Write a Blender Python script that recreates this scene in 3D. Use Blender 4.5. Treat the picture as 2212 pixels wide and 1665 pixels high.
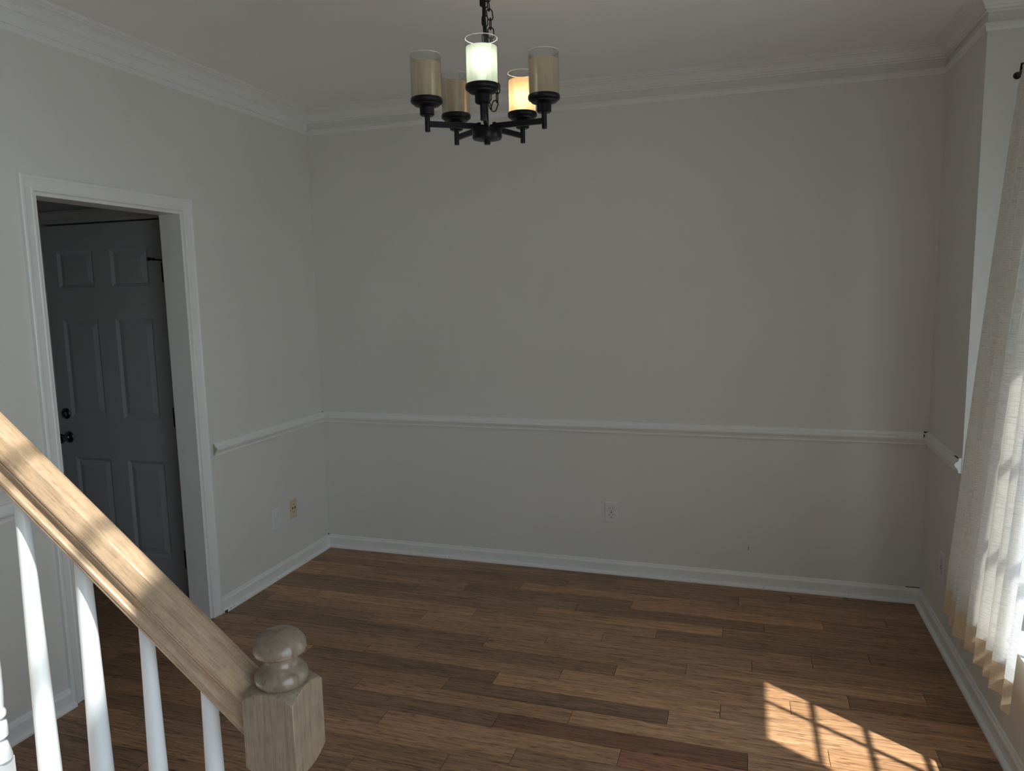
import bpy, bmesh, math, random
from mathutils import Vector, Matrix
random.seed(7)
for o in list(bpy.data.objects): bpy.data.objects.remove(o)
S = bpy.context.scene
C = S.collection
R = math.radians

# ------------------------------------------------------------------ camera, sky, sun, exposure
W, H = 3.4564, 2.74
cam_d = bpy.data.cameras.new('camera'); cam = bpy.data.objects.new('camera', cam_d); C.objects.link(cam)
cam_d.sensor_width = 36.0; cam_d.sensor_fit = 'HORIZONTAL'; cam_d.lens = 36.0 * 1574.67 / 2212; cam_d.clip_start = 0.02
pi_, ya, ro = 0.1269, -0.3089, -0.0207
fw = Vector((math.sin(ya) * math.cos(pi_), math.cos(ya) * math.cos(pi_), -math.sin(pi_)))
r0 = Vector((math.cos(ya), -math.sin(ya), 0)); u0 = r0.cross(fw)
r1 = math.cos(ro) * r0 + math.sin(ro) * u0; u1 = -math.sin(ro) * r0 + math.cos(ro) * u0
M = Matrix(((r1.x, u1.x, -fw.x, 2.5691), (r1.y, u1.y, -fw.y, -4.0319), (r1.z, u1.z, -fw.z, 1.6247), (0, 0, 0, 1)))
cam.matrix_world = M
S.camera = cam
S.view_settings.view_transform = 'Standard'; S.view_settings.look = 'None'; S.view_settings.gamma = 1.0
S.view_settings.use_curve_mapping = False
S.view_settings.exposure = -0.60
S.cycles.use_denoising = True
S.cycles.max_bounces = 14; S.cycles.diffuse_bounces = 8; S.cycles.transmission_bounces = 10; S.cycles.transparent_max_bounces = 16
S.cycles.sample_clamp_indirect = 6.0
S.cycles.caustics_refractive = False; S.cycles.caustics_reflective = False

SKY = 7.0
wd = bpy.data.worlds.new('sky'); S.world = wd; wd.use_nodes = True
nt = wd.node_tree; nt.nodes.clear()
wo = nt.nodes.new('ShaderNodeOutputWorld'); bg = nt.nodes.new('ShaderNodeBackground')
tc = nt.nodes.new('ShaderNodeTexCoord'); sep = nt.nodes.new('ShaderNodeSeparateXYZ'); rmp = nt.nodes.new('ShaderNodeValToRGB')
nt.links.new(tc.outputs['Generated'], sep.inputs[0]); nt.links.new(sep.outputs['Z'], rmp.inputs[0])
rmp.color_ramp.elements[0].position = 0.0; rmp.color_ramp.elements[0].color = (0.86, 0.94, 1.0, 1)
rmp.color_ramp.elements[1].position = 0.9; rmp.color_ramp.elements[1].color = (0.50, 0.71, 1.0, 1)
nt.links.new(rmp.outputs[0], bg.inputs[0]); bg.inputs[1].default_value = SKY
nt.links.new(bg.outputs[0], wo.inputs[0])

sun_dir = Vector((0.541, -0.338, 0.928)).normalized()      # towards the sun
sd = bpy.data.lights.new('sun', 'SUN'); sd.energy = 16.0; sd.angle = R(0.6); sd.color = (1.0, 0.95, 0.87)
sun = bpy.data.objects.new('sun', sd); C.objects.link(sun)
sun.rotation_euler = sun_dir.to_track_quat('Z', 'Y').to_euler(); sun.location = (9, -6, 9)

def portal(name, loc, normal, sx, sy):
    l = bpy.data.lights.new(name, 'AREA'); l.shape = 'RECTANGLE'; l.size = sx; l.size_y = sy
    l.cycles.is_portal = True
    o = bpy.data.objects.new(name, l); C.objects.link(o); o.location = loc
    o.rotation_euler = (-Vector(normal)).to_track_quat('Z', 'Y').to_euler()
# openings that let daylight in
BAYX = 3.86
WY0, WY1, WZ0, WZ1 = -2.21, -1.34, 0.555, 2.138           # dining window
HY0, HY1, HZ0, HZ1 = -5.45, -4.22, 4.30, 5.45           # high foyer window
FY0, FY1, FZ0, FZ1 = -5.3, -3.35, 0.25, 2.30            # glazed front entry
RY = -5.6
portal('portal_bay', (BAYX + 0.06, (WY0 + WY1) / 2, (WZ0 + WZ1) / 2), (-1, 0, 0), 1.5, 0.84)
portal('portal_high', (W + 0.2, (HY0 + HY1) / 2, (HZ0 + HZ1) / 2), (-1, 0, 0), 1.15, 1.23)
portal('portal_side', (W + 0.2, (FY0 + FY1) / 2, (FZ0 + FZ1) / 2), (-1, 0, 0), 2.05, 1.95)

# ------------------------------------------------------------------ materials
def mat(name, base=(0.8, 0.8, 0.8), rough=0.5, metal=0.0, spec=0.5):
    m = bpy.data.materials.new(name); m.use_nodes = True
    b = m.node_tree.nodes['Principled BSDF']
    b.inputs['Base Color'].default_value = (*base, 1); b.inputs['Roughness'].default_value = rough
    b.inputs['Metallic'].default_value = metal; b.inputs['Specular IOR Level'].default_value = spec
    return m, m.node_tree, b
def N(nt, t, **kw):
    n = nt.nodes.new(t)
    for k, v in kw.items():
        if hasattr(n, k): setattr(n, k, v)
        else: n.inputs[k.replace('_', ' ')].default_value = v
    return n
def coords(nt, scale, kind='Object', rnd=False):
    mp = N(nt, 'ShaderNodeMapping'); mp.inputs['Scale'].default_value = scale
    if kind == 'World':
        g = N(nt, 'ShaderNodeNewGeometry'); nt.links.new(g.outputs['Position'], mp.inputs[0])
    else:
        t = N(nt, 'ShaderNodeTexCoord'); nt.links.new(t.outputs[kind], mp.inputs[0])
    if rnd:
        oi = N(nt, 'ShaderNodeObjectInfo'); ml = N(nt, 'ShaderNodeMath', operation='MULTIPLY'); ml.inputs[1].default_value = 97.0
        nt.links.new(oi.outputs['Random'], ml.inputs[0]); nt.links.new(ml.outputs[0], mp.inputs['Location'])
    return mp
def noise(nt, mp, scale, detail=3, rough=0.5):
    n = N(nt, 'ShaderNodeTexNoise'); n.inputs['Scale'].default_value = scale; n.inputs['Detail'].default_value = detail
    n.inputs['Roughness'].default_value = rough
    nt.links.new(mp.outputs[0], n.inputs['Vector']); return n
def ramp(nt, src, stops):
    r = N(nt, 'ShaderNodeValToRGB'); e = r.color_ramp.elements
    while len(e) < len(stops): e.new(0.5)
    for i, (p, c) in enumerate(stops):
        e[i].position = p; e[i].color = (*c, 1) if len(c) == 3 else c
    nt.links.new(src, r.inputs[0]); return r
def mixc(nt, a, b, fac, mode='MULTIPLY'):
    m = N(nt, 'ShaderNodeMix', data_type='RGBA', blend_type=mode)
    for sock, v in ((m.inputs[6], a), (m.inputs[7], b), (m.inputs[0], fac)):
        if hasattr(v, 'default_value') or hasattr(v, 'is_output'): nt.links.new(v, sock)
        else: sock.default_value = v if not isinstance(v, tuple) else (*v, 1)
    return m.outputs[2]
def bump(nt, b, src, strength, dist=0.002):
    n = N(nt, 'ShaderNodeBump'); n.inputs['Strength'].default_value = strength; n.inputs['Distance'].default_value = dist
    nt.links.new(src, n.inputs['Height']); nt.links.new(n.outputs[0], b.inputs['Normal'])

def paint(name, col, rough, var=0.03, bs=0.15):
    m, nt, b = mat(name, col, rough)
    mp = coords(nt, (1, 1, 1), 'World'); n = noise(nt, mp, 1.3, 4)
    lo = tuple(c * (1 - var) for c in col)
    r = ramp(nt, n.outputs[0], [(0.3, lo), (0.7, col)])
    nt.links.new(r.outputs[0], b.inputs['Base Color'])
    n2 = noise(nt, mp, 220, 2); bump(nt, b, n2.outputs[0], bs, 0.0006)
    return m
M_wall = paint('wall_paint', (0.71, 0.702, 0.675), 0.55)
M_trim = paint('trim_paint', (0.79, 0.795, 0.785), 0.34, 0.02, 0.05)
M_ceil = paint('ceiling_paint', (0.90, 0.90, 0.90), 0.8)
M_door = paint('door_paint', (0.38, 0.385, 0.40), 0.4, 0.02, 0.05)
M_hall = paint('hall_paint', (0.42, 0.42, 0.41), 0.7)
M_white, _, _ = mat('white_gloss_paint', (0.70, 0.73, 0.77), 0.3)
M_plate, _, _ = mat('white_plastic', (0.72, 0.72, 0.74), 0.3)
M_almond, _, _ = mat('almond_plastic', (0.66, 0.54, 0.38), 0.35)
M_dark, _, _ = mat('socket_dark', (0.02, 0.02, 0.02), 0.5)
M_seam, _, _ = mat('caulk_gap', (0.05, 0.05, 0.045), 0.9)
M_black, nt, b = mat('black_bronze', (0.012, 0.012, 0.015), 0.38, 0.6)
M_nickel, _, _ = mat('dark_nickel', (0.16, 0.17, 0.20), 0.22, 1.0)
M_hinge, _, _ = mat('hinge_black', (0.015, 0.015, 0.017), 0.4, 0.5)
M_sub, _, _ = mat('subfloor', (0.02, 0.014, 0.01), 0.9)
M_ext, _, _ = mat('exterior_ground', (0.42, 0.42, 0.40), 0.9)
M_raw, _, _ = mat('cut_wood_end', (0.38, 0.37, 0.27), 0.8)

# strand bamboo planks: tone comes from each plank's own colour
M_floor, nt, b = mat('strand_bamboo', (0.3, 0.2, 0.1), 0.38)
oi = N(nt, 'ShaderNodeObjectInfo')
mp = coords(nt, (1, 1, 1), 'World', True)
mpa = N(nt, 'ShaderNodeMapping'); mpa.inputs['Scale'].default_value = (1.6, 40, 1); nt.links.new(mp.outputs[0], mpa.inputs[0])
mpb = N(nt, 'ShaderNodeMapping'); mpb.inputs['Scale'].default_value = (6, 150, 1); nt.links.new(mp.outputs[0], mpb.inputs[0])
mpc = N(nt, 'ShaderNodeMapping'); mpc.inputs['Scale'].default_value = (16, 210, 1); nt.links.new(mp.outputs[0], mpc.inputs[0])
na = noise(nt, mpa, 1.0, 5, 0.6); nb = noise(nt, mpb, 1.0, 3, 0.6); nc = noise(nt, mpc, 1.0, 2, 0.5)
ra = ramp(nt, na.outputs[0], [(0.25, (0.66, 0.64, 0.62)), (0.55, (1.0, 1.0, 1.0)), (0.8, (1.25, 1.22, 1.16))])
rb = ramp(nt, nb.outputs[0], [(0.32, (0.55, 0.50, 0.46)), (0.50, (1.0, 1.0, 1.0)), (0.70, (1.3, 1.28, 1.22))])
rc = ramp(nt, nc.outputs[0], [(0.33, (0.25, 0.21, 0.19)), (0.43, (1, 1, 1))])
c1 = mixc(nt, oi.outputs['Color'], ra.outputs[0], 1.0); c2 = mixc(nt, c1, rb.outputs[0], 0.9); c3 = mixc(nt, c2, rc.outputs[0], 0.85)
nt.links.new(c3, b.inputs['Base Color'])
rr = ramp(nt, nb.outputs[0], [(0.2, (0.52, 0.52, 0.52)), (0.8, (0.36, 0.36, 0.36))]); nt.links.new(rr.outputs[0], b.inputs['Roughness'])
bump(nt, b, nb.outputs[0], 0.25, 0.0007)

def oak(name, base, rough, sc, worn=0.4):
    m, nt, b = mat(name, base, rough)
    mp = coords(nt, sc, 'Object'); n = noise(nt, mp, 1.0, 5, 0.62)
    r = ramp(nt, n.outputs[0], [(0.28, tuple(c * 0.74 for c in base)), (0.5, base), (0.75, tuple(min(1, c * 1.14) for c in base))])
    mp2 = coords(nt, tuple(s * 3.5 for s in sc), 'Object'); n2 = noise(nt, mp2, 1.0, 2)
    r2 = ramp(nt, n2.outputs[0], [(0.34, (0.5, 0.47, 0.45)), (0.46, (1, 1, 1))])
    c = mixc(nt, r.outputs[0], r2.outputs[0], 0.5)
    mp3 = coords(nt, (1, 1, 1), 'Object'); n3 = noise(nt, mp3, 26, 4, 0.6)
    r3 = ramp(nt, n3.outputs[0], [(0.42, (1, 1, 1)), (0.66, (0.66, 0.66, 0.68))])
    c = mixc(nt, c, r3.outputs[0], worn)
    nt.links.new(c, b.inputs['Base Color'])
    rr = ramp(nt, n3.outputs[0], [(0.35, (rough,) * 3), (0.7, (min(1, rough * 1.6),) * 3)]); nt.links.new(rr.outputs[0], b.inputs['Roughness'])
    bump(nt, b, n.outputs[0], 0.2, 0.0008)
    return m
M_rail = oak('worn_oak_rail', (0.45, 0.318, 0.21), 0.22, (10, 190, 190), 0.5)
M_newel = oak('oak_newel', (0.28, 0.212, 0.152), 0.45, (170, 170, 9))
M_knob = oak('oak_knob', (0.23, 0.175, 0.13), 0.16, (26, 26, 8), 0.3)

# curtain linen: diffuse + translucent, woven slubs
def linen(name, trans, col, tcol):
    m = bpy.data.materials.new(name); m.use_nodes = True; nt = m.node_tree; nt.nodes.clear()
    out = N(nt, 'ShaderNodeOutputMaterial')
    tcn = N(nt, 'ShaderNodeTexCoord')
    def thread(sc, lo):
        mp = N(nt, 'ShaderNodeMapping'); mp.inputs['Scale'].default_value = sc; nt.links.new(tcn.outputs['UV'], mp.inputs[0])
        n = noise(nt, mp, 1.0, 3, 0.6); return ramp(nt, n.outputs[0], [(0.32, (lo, lo, lo)), (0.50, (1, 1, 1))])
    a = thread((18, 420, 1), 0.64); bb = thread((420, 18, 1), 0.84)
    f = mixc(nt, a.outputs[0], bb.outputs[0], 1.0)
    cc = mixc(nt, (*col,), f, 0.7); ct = mixc(nt, (*tcol,), f, 0.85)
    d = N(nt, 'ShaderNodeBsdfDiffuse'); t = N(nt, 'ShaderNodeBsdfTranslucent')
    nt.links.new(cc, d.inputs[0]); nt.links.new(ct, t.inputs[0])
    mx = N(nt, 'ShaderNodeMixShader'); mx.inputs[0].default_value = trans
    nt.links.new(d.outputs[0], mx.inputs[1]); nt.links.new(t.outputs[0], mx.inputs[2])
    nt.links.new(mx.outputs[0], out.inputs[0]); return m
M_linen = linen('sheer_linen', 0.62, (0.86, 0.80, 0.70), (0.93, 0.92, 0.92))
M_hem = linen('double_linen_hem', 0.28, (0.84, 0.72, 0.57), (0.80, 0.66, 0.50))

def glass(name, col, rough, alpha, trans=0.0):
    m = bpy.data.materials.new(name); m.use_nodes = True; nt = m.node_tree; nt.nodes.clear()
    out = N(nt, 'ShaderNodeOutputMaterial'); tr = N(nt, 'ShaderNodeBsdfTransparent'); gl = N(nt, 'ShaderNodeBsdfGlossy')
    gl.inputs['Roughness'].default_value = rough
    fr = N(nt, 'ShaderNodeLayerWeight'); fr.inputs[0].default_value = 0.35
    mx = N(nt, 'ShaderNodeMixShader')
    tr.inputs[0].default_value = (*col, 1)
    ma = N(nt, 'ShaderNodeMath', operation='MULTIPLY_ADD'); ma.inputs[1].default_value = 0.22; ma.inputs[2].default_value = alpha
    nt.links.new(fr.outputs['Fresnel' if 'Fresnel' in fr.outputs else 0], ma.inputs[0]); nt.links.new(ma.outputs[0], mx.inputs[0])
    nt.links.new(tr.outputs[0], mx.inputs[1]); nt.links.new(gl.outputs[0], mx.inputs[2])
    nt.links.new(mx.outputs[0], out.inputs[0]); return m
M_pane = glass('window_glass', (0.97, 0.99, 0.98), 0.02, 0.0)
M_clear = glass('clear_seeded_glass', (0.93, 0.93, 0.92), 0.12, 0.05)

def frosted(name, col, trans):
    m = bpy.data.materials.new(name); m.use_nodes = True; nt = m.node_tree; nt.nodes.clear()
    out = N(nt, 'ShaderNodeOutputMaterial')
    mp = coords(nt, (160, 160, 26), 'Object'); n = noise(nt, mp, 1.0, 3, 0.65)
    r = ramp(nt, n.outputs[0], [(0.32, tuple(c * 0.90 for c in col)), (0.5, col), (0.70, tuple(min(1, c * 1.05) for c in col))])
    d = N(nt, 'ShaderNodeBsdfDiffuse'); t = N(nt, 'ShaderNodeBsdfTranslucent'); g = N(nt, 'ShaderNodeBsdfGlossy'); g.inputs['Roughness'].default_value = 0.3
    nt.links.new(r.outputs[0], d.inputs[0]); nt.links.new(r.outputs[0], t.inputs[0])
    mx = N(nt, 'ShaderNodeMixShader'); mx.inputs[0].default_value = trans
    nt.links.new(d.outputs[0], mx.inputs[1]); nt.links.new(t.outputs[0], mx.inputs[2])
    m2 = N(nt, 'ShaderNodeMixShader'); m2.inputs[0].default_value = 0.06
    nt.links.new(mx.outputs[0], m2.inputs[1]); nt.links.new(g.outputs[0], m2.inputs[2])
    tp = N(nt, 'ShaderNodeBsdfTransparent'); m3 = N(nt, 'ShaderNodeMixShader'); m3.inputs[0].default_value = 0.14
    nt.links.new(m2.outputs[0], m3.inputs[1]); nt.links.new(tp.outputs[0], m3.inputs[2])
    nt.links.new(m3.outputs[0], out.inputs[0]); return m
M_amber = frosted('amber_frosted_glass', (1.0, 0.87, 0.66), 0.45)
M_coolshade = frosted('amber_glass_lit_pale', (0.86, 0.88, 0.76), 0.5)  # amber liner made paler: the cool bulb's glow is put into its colour
M_rim, _, _ = mat('glass_rim_glint', (0.80, 0.78, 0.74), 0.15)  # whitish colour paints the light that the clear glass edge catches
def emit(name, col, s):
    m = bpy.data.materials.new(name); m.use_nodes = True; nt = m.node_tree; nt.nodes.clear()
    out = N(nt, 'ShaderNodeOutputMaterial'); e = N(nt, 'ShaderNodeEmission'); e.inputs[0].default_value = (*col, 1); e.inputs[1].default_value = s
    nt.links.new(e.outputs[0], out.inputs[0]); return m
M_bulb_cool = emit('lit_bulb_cool', (0.93, 1.0, 0.96), 30)
M_bulb_warm = emit('lit_bulb_warm', (1.0, 0.76, 0.48), 44)
M_bulb_off, _, _ = mat('unlit_bulb', (0.8, 0.78, 0.72), 0.3)

# ------------------------------------------------------------------ helpers
def obj(name, bm, m, parent=None, smooth=False, kind=None, label=None, cat=None, group=None, bevel=0.0, segs=1):
    me = bpy.data.meshes.new(name)
    bmesh.ops.recalc_face_normals(bm, faces=bm.faces)
    bm.to_mesh(me); bm.free(); me.materials.append(m)
    o = bpy.data.objects.new(name, me); C.objects.link(o)
    if smooth:
        for p in me.polygons: p.use_smooth = True
        try:
            me.set_sharp_from_angle(angle=R(38))
        except Exception: pass
    if bevel:
        md = o.modifiers.new('bevel', 'BEVEL'); md.width = bevel; md.segments = segs; md.limit_method = 'ANGLE'
    if parent is not None:
        o.parent = parent; o.matrix_parent_inverse = parent.matrix_world.inverted() if parent.type != 'EMPTY' else Matrix.Translation(parent.location).inverted()
    if kind: o['kind'] = kind
    if label: o['label'] = label
    if cat: o['category'] = cat
    if group: o['group'] = group
    return o
def thing(name, label, cat, loc=(0, 0, 0), group=None, kind=None):
    o = bpy.data.objects.new(name, None); C.objects.link(o); o.location = loc; o.empty_display_size = 0.05
    o['label'] = label
    if cat: o['category'] = cat
    if group: o['group'] = group
    if kind: o['kind'] = kind
    return o
def box(bm, x0, x1, y0, y1, z0, z1):
    v = [bm.verts.new((x, y, z)) for z in (z0, z1) for y in (y0, y1) for x in (x0, x1)]
    for f in ((0, 2, 3, 1), (4, 5, 7, 6), (0, 1, 5, 4), (2, 6, 7, 3), (0, 4, 6, 2), (1, 3, 7, 5)):
        bm.faces.new([v[i] for i in f])
    return v
def boxes(*bs):
    bm = bmesh.new()
    for b_ in bs: box(bm, *b_)
    return bm
def struct(name, bm, m, parent=None, **k):
    return obj(name, bm, m, parent, kind=None if parent else 'structure', **k)
def sweep(bm, prof, p0, p1, nrm, m0=0.0, m1=0.0):
    """extrude a (d,z) profile from p0 to p1 (xy) along a wall whose inward normal is nrm; m = mitre (1 inside corner, -1 outside, 0 square)"""
    p0 = Vector((*p0, 0)); p1 = Vector((*p1, 0)); t = (p1 - p0).normalized(); n = Vector((*nrm, 0))
    a = [bm.verts.new(p0 + n * d + t * (m0 * d) + Vector((0, 0, z))) for d, z in prof]
    b_ = [bm.verts.new(p1 + n * d - t * (m1 * d) + Vector((0, 0, z))) for d, z in prof]
    k = len(prof)
    for i in range(k): bm.faces.new((a[i], a[(i + 1) % k], b_[(i + 1) % k], b_[i]))
    bm.faces.new(a); bm.faces.new(list(reversed(b_)))
def lathe(bm, prof, c=(0, 0, 0), n=32, axis='Z', close=True):
    """prof: (r, h) list"""
    c = Vector(c); rings = []
    def pt(r, h, a):
        x, y = r * math.cos(a), r * math.sin(a)
        return c + (Vector((x, y, h)) if axis == 'Z' else Vector((x, h, y)) if axis == 'Y' else Vector((h, x, y)))
    for r, h in prof:
        if r < 1e-6: rings.append([bm.verts.new(pt(0, h, 0))])
        else: rings.append([bm.verts.new(pt(r, h, 2 * math.pi * i / n)) for i in range(n)])
    for A, B in zip(rings, rings[1:]):
        if len(A) == 1 and len(B) == 1: continue
        for i in range(n):
            j = (i + 1) % n
            if len(A) == 1: bm.faces.new((A[0], B[i], B[j]))
            elif len(B) == 1: bm.faces.new((A[i], A[j], B[0]))
            else: bm.faces.new((A[i], A[j], B[j], B[i]))
    if close:
        for Rg in (rings[0], rings[-1]):
            if len(Rg) > 1: bm.faces.new(Rg)
def tube(bm, pts, r, n=10, closed=False):
    pts = [Vector(p) for p in pts]; k = len(pts); rings = []
    up = Vector((0, 0, 1)); prev = None
    for i, p in enumerate(pts):
        a = pts[(i - 1) % k] if (closed or i > 0) else p; b_ = pts[(i + 1) % k] if (closed or i < k - 1) else p
        t = (b_ - a).normalized()
        if prev is None: u = t.orthogonal().normalized()
        else: u = (prev - t * prev.dot(t)).normalized()
        prev = u; v = t.cross(u)
        rings.append([bm.verts.new(p + r * (math.cos(q) * u + math.sin(q) * v)) for q in [2 * math.pi * j / n for j in range(n)]])
    rng = range(k) if closed else range(k - 1)
    for i in rng:
        A, B = rings[i], rings[(i + 1) % k]
        off = 0
        if closed and i == k - 1:
            off = min(range(n), key=lambda o_: (A[0].co - B[o_].co).length)
        for j in range(n): bm.faces.new((A[j], A[(j + 1) % n], B[(j + 1 + off) % n], B[(j + off) % n]))
    if not closed:
        bm.faces.new(rings[0]); bm.faces.new(list(reversed(rings[-1])))

# ------------------------------------------------------------------ structure: floor with planks
fl = struct('floor', boxes((-1.75, W + 0.14, RY - 0.14, 0.14, -0.20, -0.0125)), M_sub)
off = [.33, .07, .73, .49, .20, .85, .66, .36, .12, .79, .52, .23, .01, .67, .48, .12, .77, .34, .90, .68, .36]
DK, MD, LT, ML = 0.70, 0.90, 1.24, 1.06
tones = {(3, 1.41): LT, (3, 2.33): ML, (3, .49): MD, (4, .20): ML, (4, 1.12): DK, (4, 2.04): LT, (5, -.07): DK, (5, .85): MD, (5, 1.77): DK, (5, 2.69): MD,
  (6, .66): MD, (6, 1.58): LT, (6, 2.5): MD, (7, 1.28): ML, (7, 2.2): DK + .08, (8, .12): ML, (8, 1.04): LT, (8, 1.96): ML, (8, 2.88): DK + .1, (9, .79): ML, (9, 1.71): ML, (9, 2.63): MD,
  (10, .52): DK, (10, 1.44): ML, (10, 2.36): LT, (11, .23): MD, (11, 1.15): DK + .05, (11, 2.07): LT, (11, 2.99): DK, (12, .01): MD, (12, .93): ML, (12, 1.85): LT + .1, (12, 2.77): ML,
  (13, .67): DK - .05, (13, 1.59): LT + .15, (13, 2.51): LT + .1, (14, .48): MD, (14, 1.4): DK, (14, 2.32): LT + .15, (15, .12): MD, (15, 1.04): ML, (15, 1.96): LT + .15, (15, 2.88): LT,
  (16, .77): DK, (16, 1.69): DK - .1, (16, 2.61): LT, (17, .34): MD, (17, 1.26): LT, (17, 2.18): MD, (18, -.02): MD, (18, .9): ML + .1, (18, 1.82): MD, (19, .68): DK + .1, (19, 1.6): MD, (20, .36): MD, (20, 1.28): ML,
  (2, .73): DK + .05, (2, 1.65): MD, (2, 2.57): ML, (1, .99): MD, (1, 1.91): MD, (1, 2.83): DK + .1, (0, .33): MD, (0, 1.25): DK + .1}
red = {(16, 1.69), (17, 2.18)}
rows = 60
for r_ in range(0, rows):
    y1 = 0.031 - 0.097 * r_; y0 = y1 - 0.097
    if y0 < RY - .1: break
    o_ = off[r_] if r_ < len(off) else (0.17 * r_ * 1.63) % 0.92
    xs = -1.75 if y0 > -2.95 else 0.9 if y0 < -3.1 else -0.2
    x = o_ - 0.92 * 3
    while x < W + .1:
        a, b2 = max(x, xs), min(x + 0.92, W + 0.1)
        if b2 - a > 0.03:
            key = None
            for k in tones:
                if k[0] == r_ and abs(k[1] - x) < 0.06: key = k
            tn = tones[key] if key else random.choice([.66, .78, .86, .95, 1.05, 1.2])
            bm = bmesh.new(); g = 0.0010
            box(bm, a + g, b2 - g, y0 + g, y1 - g, -0.0125, random.uniform(-0.0003, 0.0))
            p = obj('plank', bm, M_floor, fl)
            base = Vector((0.375, 0.214, 0.118)) * tn
            if key in red: base = Vector((base.x * 1.12, base.y * .90, base.z * .9))
            jit = random.uniform(-.03, .03)
            p.color = (base.x * (1 + jit), base.y, base.z * (1 - jit), 1)
        x += 0.92

# walls -------------------------------------------------------------
T = 0.14
DY0, DY1, DZ = -1.8836, -1.1155, 2.0387        # cased opening in the left wall
LW = 0.122
struct('wall_back', boxes((-0.122, W + T, 0, T, -0.02, 2.9)), M_wall)
struct('wall_left', boxes((-LW, 0, DY1, 0, 0, 2.9), (-LW, 0, -3.0, DY0, 0, 2.9), (-LW, 0, DY0, DY1, DZ, 2.9)), M_wall)
BY0, BY1 = -2.9, -0.6                           # bay recess
struct('wall_right', boxes((W, W + .10, BY1, 0, -0.02, 2.9), (W, W + .10, BY0, BY1, -0.02, 0.385), (W, W + T, -3.2, BY0, -0.02, 2.9)), M_wall)
struct('wall_bay_far', boxes((W + .10, BAYX + T, BY1, BY1 + .1, -0.02, 2.9)), M_wall)
struct('wall_bay_near', boxes((W + T, BAYX + T, BY0 - .1, BY0, -0.02, 2.9)), M_wall)
struct('wall_bay_outer', boxes((BAYX, BAYX + .05, BY0, WY0, -0.02, 2.9), (BAYX, BAYX + .05, WY1, BY1, -0.02, 2.9), (BAYX, BAYX + .05, WY0, WY1, -0.02, WZ0), (BAYX, BAYX + .05, WY0, WY1, WZ1, 2.9)), M_wall)
struct('trim_1', boxes((W - 0.0, BAYX, BY0, BY1, 0.385, 0.40)), M_trim)      # bay ledge
struct('ceiling', boxes((0, W, -2.6, 0, H, 2.9), (W, BAYX, BY0, BY1, H, 2.9)), M_ceil)
# foyer shell
FZ = 5.6
struct('wall_foyer_upper', boxes((-1.75, W + T, -2.6, -2.46, 2.9, FZ)), M_wall)
struct('wall_foyer_rear', boxes((-1.75, W + T, RY - T, RY, -.02, FZ)), M_wall)
struct('wall_foyer_right', boxes((W, W + T, RY, FY0, -.02, FZ1), (W, W + T, RY, HY0, FZ1, HZ0), (W, W + T, FY1, -3.2, -.02, FZ), (W, W + T, FY0, FY1, -.02, FZ0), (W, W + T, FY0, FY1, FZ1, HZ0),
    (W, W + T, RY, HY0, HZ0, FZ), (W, W + T, HY1, FY1, HZ0, FZ), (W, W + T, HY0, HY1, HZ1, FZ), (W, W + T, -3.2, -2.6, 2.9, FZ)), M_wall)
struct('wall_foyer_left', boxes((-1.75 - T, -1.75, RY, 0.1, -.02, FZ)), M_wall)
struct('ceiling_foyer', boxes((-1.9, W + T, RY - T, -2.46, FZ, FZ + .1)), M_ceil)
# hall behind the opening
HD = -0.93
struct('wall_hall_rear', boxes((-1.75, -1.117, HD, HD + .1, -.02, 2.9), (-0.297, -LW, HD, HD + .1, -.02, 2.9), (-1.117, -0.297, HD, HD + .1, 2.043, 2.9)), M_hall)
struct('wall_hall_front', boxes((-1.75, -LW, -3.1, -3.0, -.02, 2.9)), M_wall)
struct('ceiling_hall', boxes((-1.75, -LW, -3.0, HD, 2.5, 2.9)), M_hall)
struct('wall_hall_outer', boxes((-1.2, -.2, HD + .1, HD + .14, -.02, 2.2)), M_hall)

# baseboards, shoe, chair rail, crown --------------------------------------------------
P_base = [(0, 0.0), (.013, 0.0), (.013, .060), (.0105, .066), (.008, .069), (.006, .077), (.004, .080), (0, .080)]
P_shoe = [(.013, 0.0), (.029, 0.0), (.0285, .007), (.025, .013), (.019, .017), (.013, .018)]
P_rail = [(0, .827), (.011, .827), (.012, .833), (.011, .838), (.015, .841), (.016, .846), (.021, .850), (.026, .857), (.027, .864), (.024, .871), (.017, .876), (.013, .880), (.012, .888), (.009, .893), (0, .893)]
P_crown = [(0, 2.668), (.010, 2.668), (.012, 2.673), (.010, 2.678), (.015, 2.680), (.019, 2.686), (.018, 2.690), (.022, 2.698), (.031, 2.709), (.043, 2.717), (.053, 2.720), (.055, 2.725), (.062, 2.727), (.066, 2.731), (.066, 2.7395), (0, 2.7395)]
P_pict = [(0, 2.600), (.005, 2.600), (.008, 2.606), (.008, 2.619), (.013, 2.622), (.013, 2.628), (0, 2.628)]
P_pictL = [(0, 2.604), (.0008, 2.604), (.0012, 2.612), (.0012, 2.6285), (.0085, 2.6295), (.0085, 2.668), (0, 2.668)]
CASE = 0.058
yo0, yo1, zo1 = DY0 - CASE + .004, DY1 + CASE - .004, DZ + CASE
def run(name, prof, segs, m=None, parent=None):
    bm = bmesh.new()
    for s_ in segs: sweep(bm, prof, *s_)
    return struct(name, bm, m or M_trim, parent)
bb = run('baseboard_back', P_base, [((0, 0), (W, 0), (0, -1), 1, 1)]); run('shoe_moulding', P_shoe, [((0, 0), (W, 0), (0, -1), 1, 1)], parent=bb)
bb = run('baseboard_left', P_base, [((0, yo1), (0, 0), (1, 0), 0, 1), ((0, -3.0), (0, yo0), (1, 0), 0, 0)])
run('shoe_moulding', P_shoe, [((0, yo1 + .012), (0, 0), (1, 0), 0, 1), ((0, -3.0), (0, yo0), (1, 0), 0, 0)], parent=bb)
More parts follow.
